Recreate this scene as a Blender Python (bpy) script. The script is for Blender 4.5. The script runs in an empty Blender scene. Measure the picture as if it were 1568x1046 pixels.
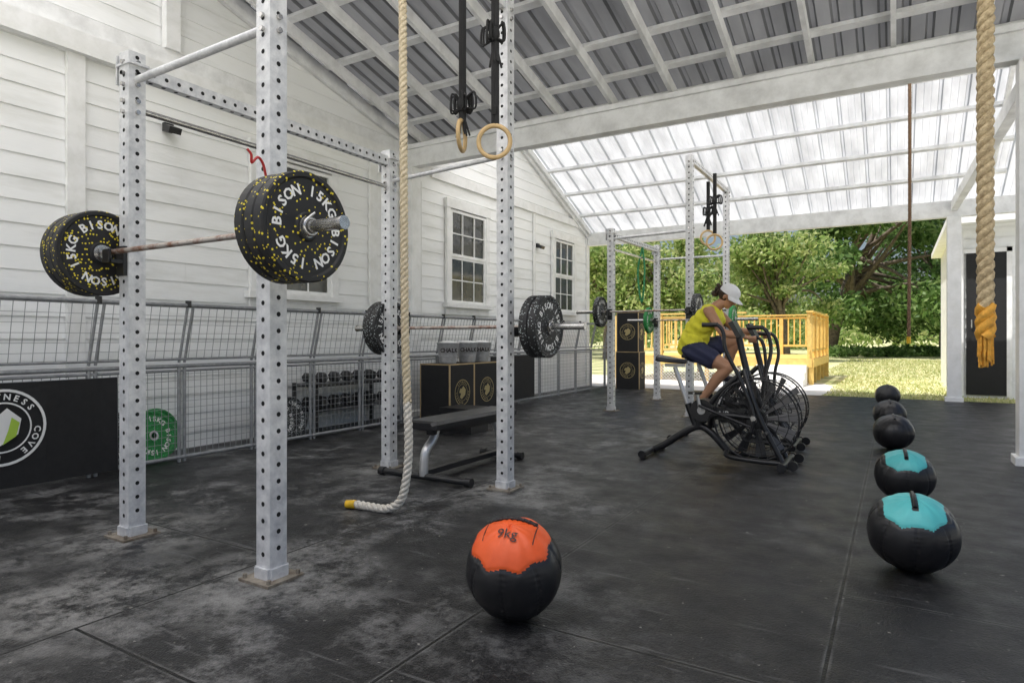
import bpy, math, random, time
import numpy as np
from mathutils import Vector, Matrix, Euler
random.seed(7); np.random.seed(7)
scene=bpy.context.scene
F=980.0; H=1.12; SY,CY=math.sin(math.atan(588/980)),math.cos(math.atan(588/980))
def P(u,d,z=0.0):
    xc=(u-784)/F
    return (d*(-SY+CY*xc), d*(CY+SY*xc), z)
# ---------------------------------------------------------------- materials
def nt(m): return m.node_tree.nodes,m.node_tree.links
def mat(name,col,rough=0.6,metal=0.0,var=0.0,scale=6.0,col2=None,bump=0.0,bscale=60.0,spec=0.5,detail=5.0,lo=0.35,hi=0.65,stretch=None):
    m=bpy.data.materials.new(name); m.use_nodes=True
    n,l=nt(m); b=n['Principled BSDF']
    b.inputs['Roughness'].default_value=rough; b.inputs['Metallic'].default_value=metal
    b.inputs['Specular IOR Level'].default_value=spec
    c=(col[0],col[1],col[2],1)
    b.inputs['Base Color'].default_value=c
    tc=n.new('ShaderNodeTexCoord'); src=tc.outputs['Object']
    if stretch:
        mp=n.new('ShaderNodeMapping'); mp.inputs['Scale'].default_value=stretch
        l.new(src,mp.inputs['Vector']); src=mp.outputs['Vector']
    if col2 is not None or var>0:
        if col2 is None: col2=tuple(x*(1-var) for x in col)
        t=n.new('ShaderNodeTexNoise'); t.inputs['Scale'].default_value=scale; t.inputs['Detail'].default_value=detail; t.inputs['Roughness'].default_value=0.65
        l.new(src,t.inputs['Vector'])
        r=n.new('ShaderNodeValToRGB'); r.color_ramp.elements[0].position=lo; r.color_ramp.elements[1].position=hi
        r.color_ramp.elements[0].color=(col2[0],col2[1],col2[2],1); r.color_ramp.elements[1].color=c
        l.new(t.outputs['Fac'],r.inputs['Fac']); l.new(r.outputs['Color'],b.inputs['Base Color'])
    if bump>0:
        t2=n.new('ShaderNodeTexNoise'); t2.inputs['Scale'].default_value=bscale; t2.inputs['Detail'].default_value=3
        l.new(src,t2.inputs['Vector'])
        bp=n.new('ShaderNodeBump'); bp.inputs['Strength'].default_value=bump; bp.inputs['Distance'].default_value=0.01
        l.new(t2.outputs['Fac'],bp.inputs['Height']); l.new(bp.outputs['Normal'],b.inputs['Normal'])
    return m
def speckle_mat(name,base,fleck,scale=38,thr=0.3):
    m=mat(name,base,0.55); n,l=nt(m); b=n['Principled BSDF']
    tc=n.new('ShaderNodeTexCoord'); v=n.new('ShaderNodeTexVoronoi'); v.inputs['Scale'].default_value=scale
    l.new(tc.outputs['Object'],v.inputs['Vector'])
    sep=n.new('ShaderNodeSeparateColor'); l.new(v.outputs['Color'],sep.inputs['Color'])
    a=n.new('ShaderNodeMath'); a.operation='LESS_THAN'; a.inputs[1].default_value=thr; l.new(v.outputs['Distance'],a.inputs[0])
    c=n.new('ShaderNodeMath'); c.operation='GREATER_THAN'; c.inputs[1].default_value=0.6; l.new(sep.outputs['Red'],c.inputs[0])
    d=n.new('ShaderNodeMath'); d.operation='MULTIPLY'; l.new(a.outputs[0],d.inputs[0]); l.new(c.outputs[0],d.inputs[1])
    mx=n.new('ShaderNodeMix'); mx.data_type='RGBA'; mx.inputs['A'].default_value=(*base,1); mx.inputs['B'].default_value=(*fleck,1)
    l.new(d.outputs[0],mx.inputs['Factor']); l.new(mx.outputs['Result'],b.inputs['Base Color'])
    return m
M={}
M['steel']=mat('galvanised_steel',(0.78,0.785,0.79),0.40,0.2,scale=16,col2=(0.50,0.51,0.53),lo=0.3,hi=0.65,bump=0.06,bscale=90)
M['hole']=mat('hole_black',(0.012,0.012,0.012),0.9)
M['chrome']=mat('bar_steel',(0.66,0.65,0.63),0.24,0.85,var=0.35,scale=30)
M['rustbar']=mat('bar_knurl',(0.55,0.50,0.46),0.38,0.7,scale=14,col2=(0.28,0.15,0.10),lo=0.38,hi=0.55)
M['sidng']=mat('painted_siding',(0.92,0.93,0.925),0.5,scale=2.2,col2=(0.74,0.745,0.72),lo=0.25,hi=0.50,bump=0.14,bscale=25,stretch=(1,0.35,2.0))
M['white']=mat('white_paint',(0.90,0.905,0.90),0.5,scale=5,col2=(0.76,0.765,0.745),lo=0.3,hi=0.6,bump=0.06,bscale=40)
M['rafter']=mat('rafter_paint',(0.90,0.91,0.91),0.6,scale=4,col2=(0.68,0.685,0.68),lo=0.3,hi=0.6,bump=0.08,bscale=40)
M['tube']=mat('fence_tube',(0.36,0.37,0.38),0.45,0.4,var=0.3,scale=20)
M['wire']=mat('fence_wire',(0.36,0.37,0.38),0.45,0.4)
M['glass']=mat('window_glass',(0.07,0.07,0.055),0.05,0,scale=3,col2=(0.02,0.022,0.02),spec=0.9)
M['bike']=mat('bike_black',(0.018,0.018,0.02),0.32,0.0,bump=0.02)
M['bikeg']=mat('bike_grey',(0.6,0.6,0.6),0.32,0.6)
M['blade_g']=mat('fan_blade_grey',(0.11,0.11,0.115),0.4,0.4)
M['rubber']=mat('black_vinyl',(0.016,0.016,0.018),0.36,var=0.3,scale=9,bump=0.10,bscale=30)
M['black']=mat('black_cloth',(0.015,0.015,0.016),0.75,var=0.3,scale=20)
M['orange']=mat('orange_vinyl',(0.90,0.12,0.02),0.42,var=0.15,scale=8,bump=0.08,bscale=35)
M['teal']=mat('teal_vinyl',(0.10,0.55,0.55),0.42,var=0.15,scale=8,bump=0.08,bscale=35)
M['text']=mat('white_lettering',(0.85,0.85,0.83),0.6)
M['dtext']=mat('dark_lettering',(0.03,0.02,0.02),0.6)
M['py']=speckle_mat('plate_yellow_fleck',(0.012,0.012,0.013),(0.80,0.66,0.03),68,0.33)
M['pw']=speckle_mat('plate_grey_fleck',(0.018,0.018,0.019),(0.45,0.5,0.5),80,0.34)
M['pg']=speckle_mat('plate_green',(0.02,0.22,0.05),(0.05,0.5,0.15),70,0.35)
M['rope']=mat('manila_rope',(0.66,0.53,0.32),0.9,scale=60,col2=(0.40,0.30,0.17),bump=0.6,bscale=220)
M['ropep']=mat('pale_rope',(0.80,0.70,0.52),0.9,scale=60,col2=(0.52,0.43,0.28),bump=0.6,bscale=220)
M['ropew']=mat('white_rope_end',(0.84,0.80,0.72),0.9,scale=60,col2=(0.6,0.55,0.46),bump=0.6,bscale=220)
M['ropebrown']=mat('brown_rope',(0.24,0.15,0.09),0.9,var=0.4,scale=60)
M['tape']=mat('yellow_tape',(0.85,0.52,0.02),0.6,var=0.3,scale=30)
M['fray']=mat('orange_whipping',(0.85,0.42,0.05),0.7,var=0.4,scale=60)
M['wood']=mat('ring_wood',(0.66,0.46,0.22),0.45,var=0.25,scale=12)
M['ply']=mat('plywood',(0.55,0.40,0.21),0.6,var=0.25,scale=10)
M['deck']=mat('pine_timber',(0.82,0.56,0.17),0.6,var=0.25,scale=6)
M['zinc']=mat('bucket_zinc',(0.70,0.71,0.73),0.35,0.4,var=0.25,scale=25)
M['skin']=mat('skin',(0.50,0.26,0.15),0.5,var=0.12,scale=14)
M['shirt']=mat('yellow_shirt',(0.88,0.82,0.05),0.8,var=0.18,scale=12,bump=0.15,bscale=18)
M['short']=mat('navy_shorts',(0.03,0.035,0.08),0.8,bump=0.1,bscale=18)
M['shoe']=mat('shoe_dark',(0.05,0.05,0.07),0.6)
M['cap']=mat('white_cap',(0.85,0.85,0.85),0.8,var=0.08,scale=20)
M['hair']=mat('brown_hair',(0.06,0.035,0.02),0.7,var=0.5,scale=60,bump=0.6,bscale=90)
M['lip']=mat('lips',(0.30,0.08,0.07),0.5)
M['lime']=mat('lime_print',(0.42,0.62,0.07),0.6)
M['gold']=mat('gold_print',(0.42,0.34,0.16),0.6)
M['red']=mat('red_plastic',(0.45,0.02,0.02),0.4)
M['green']=mat('green_band',(0.03,0.22,0.08),0.5)
M['bark']=mat('bark',(0.20,0.16,0.12),0.9,scale=8,col2=(0.08,0.06,0.045),bump=0.8,bscale=14)
M['dust']=mat('rusty_plate',(0.32,0.29,0.24),0.7,0.1,scale=14,col2=(0.14,0.11,0.08))
def leafmat(name,cols,tr=0.55):
    m=bpy.data.materials.new(name); m.use_nodes=True; n,l=nt(m)
    b=n['Principled BSDF']; b.inputs['Roughness'].default_value=0.5
    g=n.new('ShaderNodeNewGeometry'); r=n.new('ShaderNodeValToRGB')
    e=r.color_ramp.elements; e[0].color=(*cols[0],1); e[1].color=(*cols[-1],1)
    for i,c in enumerate(cols[1:-1]):
        x=e.new((i+1)/(len(cols)-1)); x.color=(*c,1)
    l.new(g.outputs['Random Per Island'],r.inputs['Fac']); l.new(r.outputs['Color'],b.inputs['Base Color'])
    t=n.new('ShaderNodeBsdfTranslucent'); l.new(r.outputs['Color'],t.inputs['Color'])
    mx=n.new('ShaderNodeMixShader'); mx.inputs[0].default_value=tr
    l.new(b.outputs[0],mx.inputs[1]); l.new(t.outputs[0],mx.inputs[2]); l.new(mx.outputs[0],n['Material Output'].inputs['Surface'])
    return m
M['leafA']=leafmat('foliage_dark',[(0.05,0.11,0.025),(0.11,0.21,0.05),(0.19,0.31,0.09),(0.32,0.43,0.17)])
M['leafB']=leafmat('foliage_light',[(0.12,0.20,0.05),(0.24,0.35,0.10),(0.40,0.49,0.17),(0.60,0.62,0.32)])
M['blade']=leafmat('grass_blades',[(0.32,0.38,0.12),(0.50,0.50,0.22),(0.66,0.62,0.36)],.3)
def translucent(name,col,f,stain=0.25):
    m=bpy.data.materials.new(name); m.use_nodes=True; n,l=nt(m)
    b=n['Principled BSDF']; b.inputs['Roughness'].default_value=0.4
    tc=n.new('ShaderNodeTexCoord'); mp=n.new('ShaderNodeMapping'); mp.inputs['Scale'].default_value=(1.6,0.25,1); l.new(tc.outputs['Object'],mp.inputs['Vector'])
    t0=n.new('ShaderNodeTexNoise'); t0.inputs['Scale'].default_value=2.5; t0.inputs['Detail'].default_value=5; l.new(mp.outputs[0],t0.inputs['Vector'])
    r=n.new('ShaderNodeValToRGB'); r.color_ramp.elements[0].position=0.3; r.color_ramp.elements[1].position=0.6
    r.color_ramp.elements[0].color=(*[c*(1-stain) for c in col],1); r.color_ramp.elements[1].color=(*col,1); l.new(t0.outputs['Fac'],r.inputs['Fac'])
    l.new(r.outputs[0],b.inputs['Base Color'])
    t=n.new('ShaderNodeBsdfTranslucent'); l.new(r.outputs[0],t.inputs['Color'])
    mx=n.new('ShaderNodeMixShader'); mx.inputs[0].default_value=f
    l.new(b.outputs[0],mx.inputs[1]); l.new(t.outputs[0],mx.inputs[2]); l.new(mx.outputs[0],n['Material Output'].inputs['Surface'])
    return m
M['poly']=translucent('translucent_sheet',(0.88,0.89,0.89),0.50,0.28)
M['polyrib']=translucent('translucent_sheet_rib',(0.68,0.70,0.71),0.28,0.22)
M['polyfill']=translucent('light_fill_sheet',(0.98,0.98,0.97),0.96,0.02)  # high transmission so unseen roof slopes act as a softbox for the interior
M['tin']=translucent('roof_tin',(0.33,0.335,0.345),0.13,0.30)  # tin given some transmission to lift the dark ceiling and interior
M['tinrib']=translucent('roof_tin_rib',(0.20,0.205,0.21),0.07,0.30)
def floor_mat():
    m=bpy.data.materials.new('rubber_matting'); m.use_nodes=True; n,l=nt(m); b=n['Principled BSDF']
    tc=n.new('ShaderNodeTexCoord'); o=tc.outputs['Object']
    def noise(s,d=6,r=0.6,off=0):
        t=n.new('ShaderNodeTexNoise'); t.inputs['Scale'].default_value=s; t.inputs['Detail'].default_value=d; t.inputs['Roughness'].default_value=r
        if off:
            q=n.new('ShaderNodeMapping'); q.inputs['Location'].default_value=(off,off*1.3,0); l.new(o,q.inputs[0]); l.new(q.outputs[0],t.inputs['Vector'])
        else: l.new(o,t.inputs['Vector'])
        return t.outputs['Fac']
    def ramp(x,a,c,ca,cb):
        r=n.new('ShaderNodeValToRGB'); r.color_ramp.elements[0].position=a; r.color_ramp.elements[1].position=c
        r.color_ramp.elements[0].color=(*ca,1); r.color_ramp.elements[1].color=(*cb,1); l.new(x,r.inputs['Fac']); return r.outputs['Color']
    def mix(f,a,c,bt='MIX'):
        x=n.new('ShaderNodeMix'); x.data_type='RGBA'; x.blend_type=bt
        for s,v in (('Factor',f),('A',a),('B',c)):
            if hasattr(v,'links'): l.new(v,x.inputs[s])
            else: x.inputs[s].default_value=v
        return x.outputs['Result']
    base=ramp(noise(1.3,8,.7),0.35,0.68,(0.004,0.004,0.0045),(0.020,0.020,0.021))
    dust=ramp(noise(3.4,12,0.82),0.485,0.60,(0,0,0),(1,1,1))
    big=ramp(noise(0.9,3,.5,5),0.44,0.56,(0.04,)*3,(1,)*3)
    sx=n.new('ShaderNodeSeparateXYZ'); l.new(o,sx.inputs[0])
    mr=n.new('ShaderNodeMapRange'); mr.inputs['From Min'].default_value=-0.7; mr.inputs['From Max'].default_value=-2.2; l.new(sx.outputs['X'],mr.inputs['Value'])
    mr.inputs['To Min'].default_value=0.25; mr.inputs['To Max'].default_value=1
    f1=mix(1.0,dust,big,'MULTIPLY'); f2=mix(1.0,f1,mr.outputs[0],'MULTIPLY')
    # chalky wear around the four near rack posts
    wear=None
    for (px,py) in ((-3.61,1.95),(-2.43,1.93),(-3.65,4.08),(-2.42,3.94),(-2.9,1.35)):
        vd=n.new('ShaderNodeVectorMath'); vd.operation='DISTANCE'; l.new(o,vd.inputs[0]); vd.inputs[1].default_value=(px,py,0.03)
        q=n.new('ShaderNodeMapRange'); q.inputs['From Min'].default_value=.62; q.inputs['From Max'].default_value=.12; l.new(vd.outputs['Value'],q.inputs['Value'])
        if wear is None: wear=q.outputs[0]
        else:
            a=n.new('ShaderNodeMath'); a.operation='MAXIMUM'; l.new(wear,a.inputs[0]); l.new(q.outputs[0],a.inputs[1]); wear=a.outputs[0]
    wr=mix(1.0,ramp(wear,0.0,.9,(0,0,0),(.85,)*3),ramp(noise(5.5,12,.8,3),0.44,0.58,(0,0,0),(1,)*3),'MULTIPLY')
    c=mix(f2,base,(0.17,0.17,0.168,1)); c=mix(wr,c,(0.26,0.26,0.25,1))
    for rot,off in ((.6,0),(-.9,3)):
        mp2=n.new('ShaderNodeMapping'); mp2.inputs['Rotation'].default_value=(0,0,rot); mp2.inputs['Location'].default_value=(off,0,0); mp2.inputs['Scale'].default_value=(1.3,16,1); l.new(o,mp2.inputs[0])
        ts=n.new('ShaderNodeTexNoise'); ts.inputs['Scale'].default_value=1.7; ts.inputs['Detail'].default_value=7; l.new(mp2.outputs[0],ts.inputs['Vector'])
        sc=ramp(ts.outputs['Fac'],0.64,0.72,(0,0,0),(0.5,)*3); c=mix(sc,c,(0.13,0.13,0.13,1))
    fine=ramp(noise(210,1),0.64,0.72,(0,0,0),(0.45,)*3); c=mix(fine,c,(0.11,0.11,0.11,1))
    sp=ramp(noise(30,2,0.5),0.735,0.75,(0,0,0),(0.9,)*3); c=mix(sp,c,(0.30,0.29,0.26,1))
    br=n.new('ShaderNodeTexBrick'); br2=n.new('ShaderNodeTexBrick')
    mp=n.new('ShaderNodeMapping'); mp.inputs['Rotation'].default_value=(0,0,math.radians(90)); mp.inputs['Location'].default_value=(0.3,0.2,0); l.new(o,mp.inputs[0])
    for q,ms,sm in ((br,.007,.2),(br2,.026,1.0)):
        q.offset=0.5; q.inputs['Scale'].default_value=1; q.inputs['Brick Width'].default_value=1.83; q.inputs['Row Height'].default_value=1.22
        q.inputs['Mortar Size'].default_value=ms; q.inputs['Mortar Smooth'].default_value=sm; l.new(mp.outputs[0],q.inputs['Vector'])
    ed=mix(1.0,ramp(br2.outputs['Fac'],0.2,1,(0,0,0),(.8,)*3),ramp(noise(9,6),.40,.58,(0.15,)*3,(1,)*3),'MULTIPLY')
    c=mix(ed,c,(0.15,0.15,0.145,1))
    c=mix(br.outputs['Fac'],c,(0.002,0.002,0.002,1)); l.new(c,b.inputs['Base Color'])
    b.inputs['Specular IOR Level'].default_value=0.36
    rr=ramp(noise(5,6),0.3,0.7,(0.30,)*3,(0.56,)*3); l.new(rr,b.inputs['Roughness'])
    m1=n.new('ShaderNodeMath'); m1.operation='MULTIPLY'; m1.inputs[1].default_value=-2.5; l.new(br.outputs['Fac'],m1.inputs[0])
    m2=n.new('ShaderNodeMath'); m2.operation='ADD'; l.new(m1.outputs[0],m2.inputs[0]); l.new(noise(110,2),m2.inputs[1])
    m3=n.new('ShaderNodeMath'); m3.operation='ADD'; l.new(m2.outputs[0],m3.inputs[0]); l.new(noise(7,4),m3.inputs[1])
    bp=n.new('ShaderNodeBump'); bp.inputs['Strength'].default_value=0.55; bp.inputs['Distance'].default_value=0.009; l.new(m3.outputs[0],bp.inputs['Height']); l.new(bp.outputs[0],b.inputs['Normal'])
    return m
M['floor']=floor_mat()
M['grass']=mat('dry_grass',(0.66,0.62,0.36),0.9,scale=1.3,col2=(0.36,0.40,0.15),bump=1.0,bscale=9,lo=0.4,hi=0.6)
M['pave']=mat('pale_concrete',(0.80,0.78,0.74),0.85,scale=2,col2=(0.68,0.66,0.61),bump=0.1,bscale=30)
# ---------------------------------------------------------------- mesh builder
class MB:
    def __init__(s): s.v=[];s.f=[];s.m=[];s.sm=[];s.mats=[]
    def mi(s,k):
        if k not in s.mats: s.mats.append(k)
        return s.mats.index(k)
    def add(s,vs,fs,k,smooth=False):
        o=len(s.v); s.v+= [tuple(p) for p in vs]; i=s.mi(k)
        for f in fs: s.f.append(tuple([o+a for a in f])); s.m.append(i); s.sm.append(smooth)
    def box(s,c,sz,k,rot=None,taper=1.0):
        hx,hy,hz=sz[0]/2,sz[1]/2,sz[2]/2
        vs=[Vector((x*hx*(taper if z>0 else 1),y*hy*(taper if z>0 else 1),z*hz)) for z in(-1,1) for y in(-1,1) for x in(-1,1)]
        if rot is not None:
            R=rot if isinstance(rot,Matrix) else Euler(rot).to_matrix()
            vs=[R@v for v in vs]
        c=Vector(c); vs=[v+c for v in vs]
        s.add(vs,[(0,2,3,1),(4,5,7,6),(0,1,5,4),(2,6,7,3),(0,4,6,2),(1,3,7,5)],k)
    def b2(s,a,b,k):
        s.box([(a[i]+b[i])/2 for i in range(3)],[abs(b[i]-a[i]) for i in range(3)],k)
    def beam(s,p,q,w,h,k,up=(0,0,1)):
        p=Vector(p);q=Vector(q);d=q-p;L=d.length;d.normalize();up=Vector(up)
        x=d.cross(up)
        if x.length<1e-4: x=d.cross(Vector((0,1,0)))
        x.normalize(); z=x.cross(d)
        R=Matrix((x,d,z)).transposed()
        s.box((p+q)/2,(w,L,h),k,R)
    def tube(s,pts,r,k,n=8,caps=True,closed=False,smooth=True):
        pts=[Vector(p) for p in pts]; N=len(pts)
        rs=r if isinstance(r,(list,tuple)) else [r]*N
        vs=[];T=[]
        for i in range(N):
            a=pts[(i-1)%N] if (closed or i>0) else pts[i]; b=pts[(i+1)%N] if (closed or i<N-1) else pts[i]
            t=(b-a); T.append(t.normalized() if t.length>0 else Vector((0,0,1)))
        nn=T[0].orthogonal().normalized()
        cs=[(math.cos(2*math.pi*j/n),math.sin(2*math.pi*j/n)) for j in range(n)]
        for i in range(N):
            nn=(nn-T[i]*nn.dot(T[i])); nn.normalize(); bb=T[i].cross(nn); rr=rs[i]; pp=pts[i]
            for ca,sa in cs: vs.append(pp+nn*(ca*rr)+bb*(sa*rr))
        fs=[]
        for i in range(N if closed else N-1):
            i2=(i+1)%N
            for j in range(n):
                j2=(j+1)%n; fs.append((i*n+j,i*n+j2,i2*n+j2,i2*n+j))
        s.add(vs,fs,k,smooth)
        if caps and not closed:
            s.add(vs[:n],[tuple(range(n))[::-1]],k); s.add(vs[-n:],[tuple(range(n))],k)
    def cyl(s,p,q,r,k,n=16,smooth=True): s.tube([p,q],r,k,n,smooth=smooth)
    def torus(s,c,ax,R,r,k,n=40,m=8):
        ax=Vector(ax).normalized(); a=ax.orthogonal().normalized(); b=ax.cross(a); c=Vector(c)
        s.tube([c+(a*math.cos(2*math.pi*i/n)+b*math.sin(2*math.pi*i/n))*R for i in range(n)],r,k,m,closed=True)
    def lathe(s,prof,c,ax,k,n=40,smooth=True):
        ax=Vector(ax).normalized(); a=ax.orthogonal().normalized(); b=ax.cross(a); c=Vector(c); vs=[]
        for (t,r) in prof:
            for j in range(n):
                g=2*math.pi*j/n; vs.append(c+ax*t+(a*math.cos(g)+b*math.sin(g))*r)
        fs=[(i*n+j,i*n+(j+1)%n,(i+1)*n+(j+1)%n,(i+1)*n+j) for i in range(len(prof)-1) for j in range(n)]
        s.add(vs,fs,k,smooth)
    def sphere(s,c,r,k,n=20,m=12,R=None):
        rr=r if isinstance(r,(tuple,list)) else (r,r,r); c=Vector(c); vs=[];fs=[]
        for i in range(m+1):
            t=math.pi*i/m
            for j in range(n):
                g=2*math.pi*j/n; v=Vector((rr[0]*math.sin(t)*math.cos(g),rr[1]*math.sin(t)*math.sin(g),rr[2]*math.cos(t)))
                if R is not None: v=R@v
                vs.append(c+v)
        for i in range(m):
            for j in range(n): fs.append((i*n+j,(i+1)*n+j,(i+1)*n+(j+1)%n,i*n+(j+1)%n))
        s.add(vs,fs,k,True)
    def disc(s,c,ax,r,k,n=24):
        ax=Vector(ax).normalized(); a=ax.orthogonal().normalized(); b=ax.cross(a); c=Vector(c)
        s.add([c+(a*math.cos(2*math.pi*i/n)+b*math.sin(2*math.pi*i/n))*r for i in range(n)],[tuple(range(n))],k)
    def ring(s,c,ax,r1,r2,k,n=40): s.lathe([(0,r1),(0,r2)],c,ax,k,n,False)
    def text(s,st,size,c,xa,ya,k,off=0.0):
        vs,fs=textmesh(st); c=Vector(c);xa=Vector(xa).normalized();ya=Vector(ya).normalized()
        s.add([c+xa*(v[0]*size)+ya*(v[1]*size)+xa.cross(ya)*off for v in vs],fs,k)
    def build(s,name,parent=None,bevel=0):
        me=bpy.data.meshes.new(name); me.from_pydata(s.v,[],s.f)
        for k in s.mats: me.materials.append(M[k])
        me.polygons.foreach_set('material_index',s.m); me.polygons.foreach_set('use_smooth',s.sm); me.update()
        o=bpy.data.objects.new(name,me); scene.collection.objects.link(o)
        if parent: o.parent=parent
        if bevel:
            b=o.modifiers.new('bevel','BEVEL'); b.width=bevel; b.segments=2; b.limit_method='ANGLE'
        return o
_tc={}
def textmesh(st):
    if st in _tc: return _tc[st]
    cu=bpy.data.curves.new('t','FONT'); cu.body=st; cu.size=1; cu.align_x='CENTER'; cu.align_y='CENTER'; cu.offset=0.03 if len(st)==1 else 0.004; cu.resolution_u=2
    ob=bpy.data.objects.new('t',cu); scene.collection.objects.link(ob)
    dg=bpy.context.evaluated_depsgraph_get(); me=bpy.data.meshes.new_from_object(ob.evaluated_get(dg))
    r=([tuple(v.co) for v in me.vertices],[tuple(p.vertices) for p in me.polygons])
    bpy.data.objects.remove(ob); bpy.data.meshes.remove(me); _tc[st]=r; return r
for ch in sorted(set('BARBELLCOVEFITNESS15KGBISONCHALK')): textmesh(ch)
textmesh('9kg'); textmesh('AIR')
def catmull(pts,n=12):
    pts=[Vector(p) for p in pts]; Q=[pts[0]*2-pts[1]]+pts+[pts[-1]*2-pts[-2]]; out=[]
    for i in range(1,len(Q)-2):
        p0,p1,p2,p3=Q[i-1:i+3]
        for j in range(n):
            t=j/n; out.append(0.5*((2*p1)+(p2-p0)*t+(2*p0-5*p1+4*p2-p3)*t*t+(3*p1-p0-3*p2+p3)*t**3))
    out.append(pts[-1]); return out
WYC=6.88
# ---------------------------------------------------------------- woman
def woman():
    caps=[]
    def c(a,ra,q,rb,l): caps.append((Vector(a),ra,Vector(q),rb,l))
    c((-1.84,-.06,1.00),.130,(-1.84,.06,1.00),.130,'short')
    c((-1.86,-.05,1.07),.130,(-1.86,.05,1.07),.130,'shirt')
    c((-1.90,-.04,1.02),.114,(-1.90,.04,1.02),.114,'shirt')
    c((-1.855,0,1.08),.140,(-1.80,0,1.22),.132,'shirt')
    c((-1.81,-.05,1.21),.115,(-1.68,-.07,1.35),.110,'shirt'); c((-1.81,.05,1.21),.115,(-1.68,.07,1.35),.110,'shirt')
    c((-1.67,-.11,1.385),.074,(-1.67,.11,1.385),.074,'shirt')
    c((-1.66,-.155,1.39),.057,(-1.66,.155,1.39),.057,'shirt')
    c((-1.64,-.06,1.30),.090,(-1.64,.06,1.30),.090,'shirt')
    c((-1.66,0,1.42),.062,(-1.55,0,1.49),.052,'skin')
    Hc=Vector((-1.50,0,1.548)); f=Vector((.80,-.16,-.58)).normalized(); s=Vector((0,0,1)).cross(f).normalized(); u=f.cross(s)
    c(Hc+u*.035-f*.012,.090,Hc+u*.03+f*.01,.087,'skin')
    c(Hc+f*.028+u*.01,.072,Hc+f*.035-u*.055,.054,'skin'); c(Hc+f*.050-u*.085,.032,Hc+f*.052-u*.09,.028,'skin')
    c(Hc+f*.095+u*.0,.009,Hc+f*.108-u*.03,.013,'skin')
    for sg in(-1,1):
        c(Hc+s*sg*.080+u*.0,.018,Hc+s*sg*.082-u*.025,.012,'skin')
    for sg,el,ha in ((-1,(-1.50,-.240,1.165),(-1.255,-.222,1.125)),(1,(-1.46,.235,1.19),(-1.195,.222,1.165))):
        sh=(-1.65,sg*.170,1.385)
        c(sh,.056,(sh[0]*.7+el[0]*.3,sg*.195,sh[2]*.7+el[2]*.3),.052,'skin'); c((sh[0]*.7+el[0]*.3,sg*.195,sh[2]*.7+el[2]*.3),.052,el,.039,'skin'); c(el,.041,(el[0]*.65+ha[0]*.35,el[1],el[2]*.65+ha[2]*.35),.041,'skin'); c((el[0]*.65+ha[0]*.35,el[1],el[2]*.65+ha[2]*.35),.041,(ha[0]-.04,ha[1]*.99,ha[2]+.005),.024,'skin')
        gx,gy,gz=ha[0]+.03,sg*.2,ha[2]-.018-.006
        c((gx-.035,gy+sg*.03,gz+.016),.019,(gx+.03,gy+sg*.03,gz+.014),.018,'skin'); c((ha[0]-.04,ha[1],ha[2]+.005),.021,(gx-.02,gy+sg*.028,gz+.016),.020,'skin')
        for i in range(4):
            x=gx+.036-i*.021; L=(.95,1.05,1.0,.8)[i]; R=.029
            pts=[Vector((x,gy+sg*R*math.cos(t),gz+R*math.sin(t))) for t in (.5,-.5*L,-1.5*L,-2.4*L)]
            for a,q in zip(pts[:-1],pts[1:]): c(a,.0088,q,.0082,'skin')
        pts=[Vector((gx+.01,gy+sg*.025,gz+.02)),Vector((gx+.035,gy+sg*.005,gz+.030)),Vector((gx+.05,gy-sg*.02,gz+.02))]
        for a,q in zip(pts[:-1],pts[1:]): c(a,.011,q,.009,'skin')
    for sg,kn,an,ba in ((-1,(-1.47,-.135,.815),(-1.735,-.155,.47),(-1.645,-.165,.40)),(1,(-1.44,.13,1.09),(-1.56,.155,.73),(-1.47,.165,.67))):
        hp=Vector((-1.82,sg*.085,.985)); kn=Vector(kn);an=Vector(an);ba=Vector(ba); mid=hp.lerp(kn,.50)
        c(hp,.110,mid,.096,'short'); c(mid,.084,kn,.060,'skin')
        cal=kn.lerp(an,.33)+Vector((-.024,0,-.005)); c(kn,.057,cal,.058,'skin'); c(cal,.058,an,.034,'skin')
        hl=an+(an-kn).normalized()*.045+Vector((-.02,0,0)); fd=(ba-hl).normalized()
        c(an,.034,hl,.034,'shoe'); c(hl,.033,ba,.036,'shoe'); c(ba,.036,ba+fd*.07,.027,'shoe')
    b=MB()
    for (a,ra,q,rb,l) in caps:
        b.sphere(a,ra,'skin',14,9); b.sphere(q,rb,'skin',14,9)
        if (q-a).length>1e-4: b.tube([a,q],[ra,rb],'skin',14)
    o=b.build('tmp'); r=o.modifiers.new('r','REMESH'); r.mode='VOXEL'; r.voxel_size=.0064
    sm=o.modifiers.new('s','SMOOTH'); sm.factor=.5; sm.iterations=4
    dg=bpy.context.evaluated_depsgraph_get(); me=bpy.data.meshes.new_from_object(o.evaluated_get(dg)); bpy.data.objects.remove(o)
    me.materials.clear(); names=['skin','shirt','short','shoe']
    for k in names: me.materials.append(M[k])
    n=len(me.polygons); cen=np.zeros(n*3); me.polygons.foreach_get('center',cen); cen=cen.reshape(-1,3)
    best=np.full(n,9.0); lab=np.zeros(n,int)
    for (a,ra,q,rb,l) in caps:
        a_=np.array(a);d=np.array(q)-a_; dd=max(1e-9,d@d); t=np.clip((cen-a_)@d/dd,0,1)
        dist=np.linalg.norm(cen-(a_+t[:,None]*d),axis=1)-(ra+(rb-ra)*t)
        w=dist<best; best[w]=dist[w]; lab[w]=names.index(l)
    me.polygons.foreach_set('material_index',lab.tolist()); me.polygons.foreach_set('use_smooth',[True]*n)
    nv=len(me.vertices); vl=np.zeros(nv,int)
    for i,pl in enumerate(me.polygons):
        if lab[i] in (1,2):
            for vi in pl.vertices: vl[vi]=lab[i]
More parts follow.
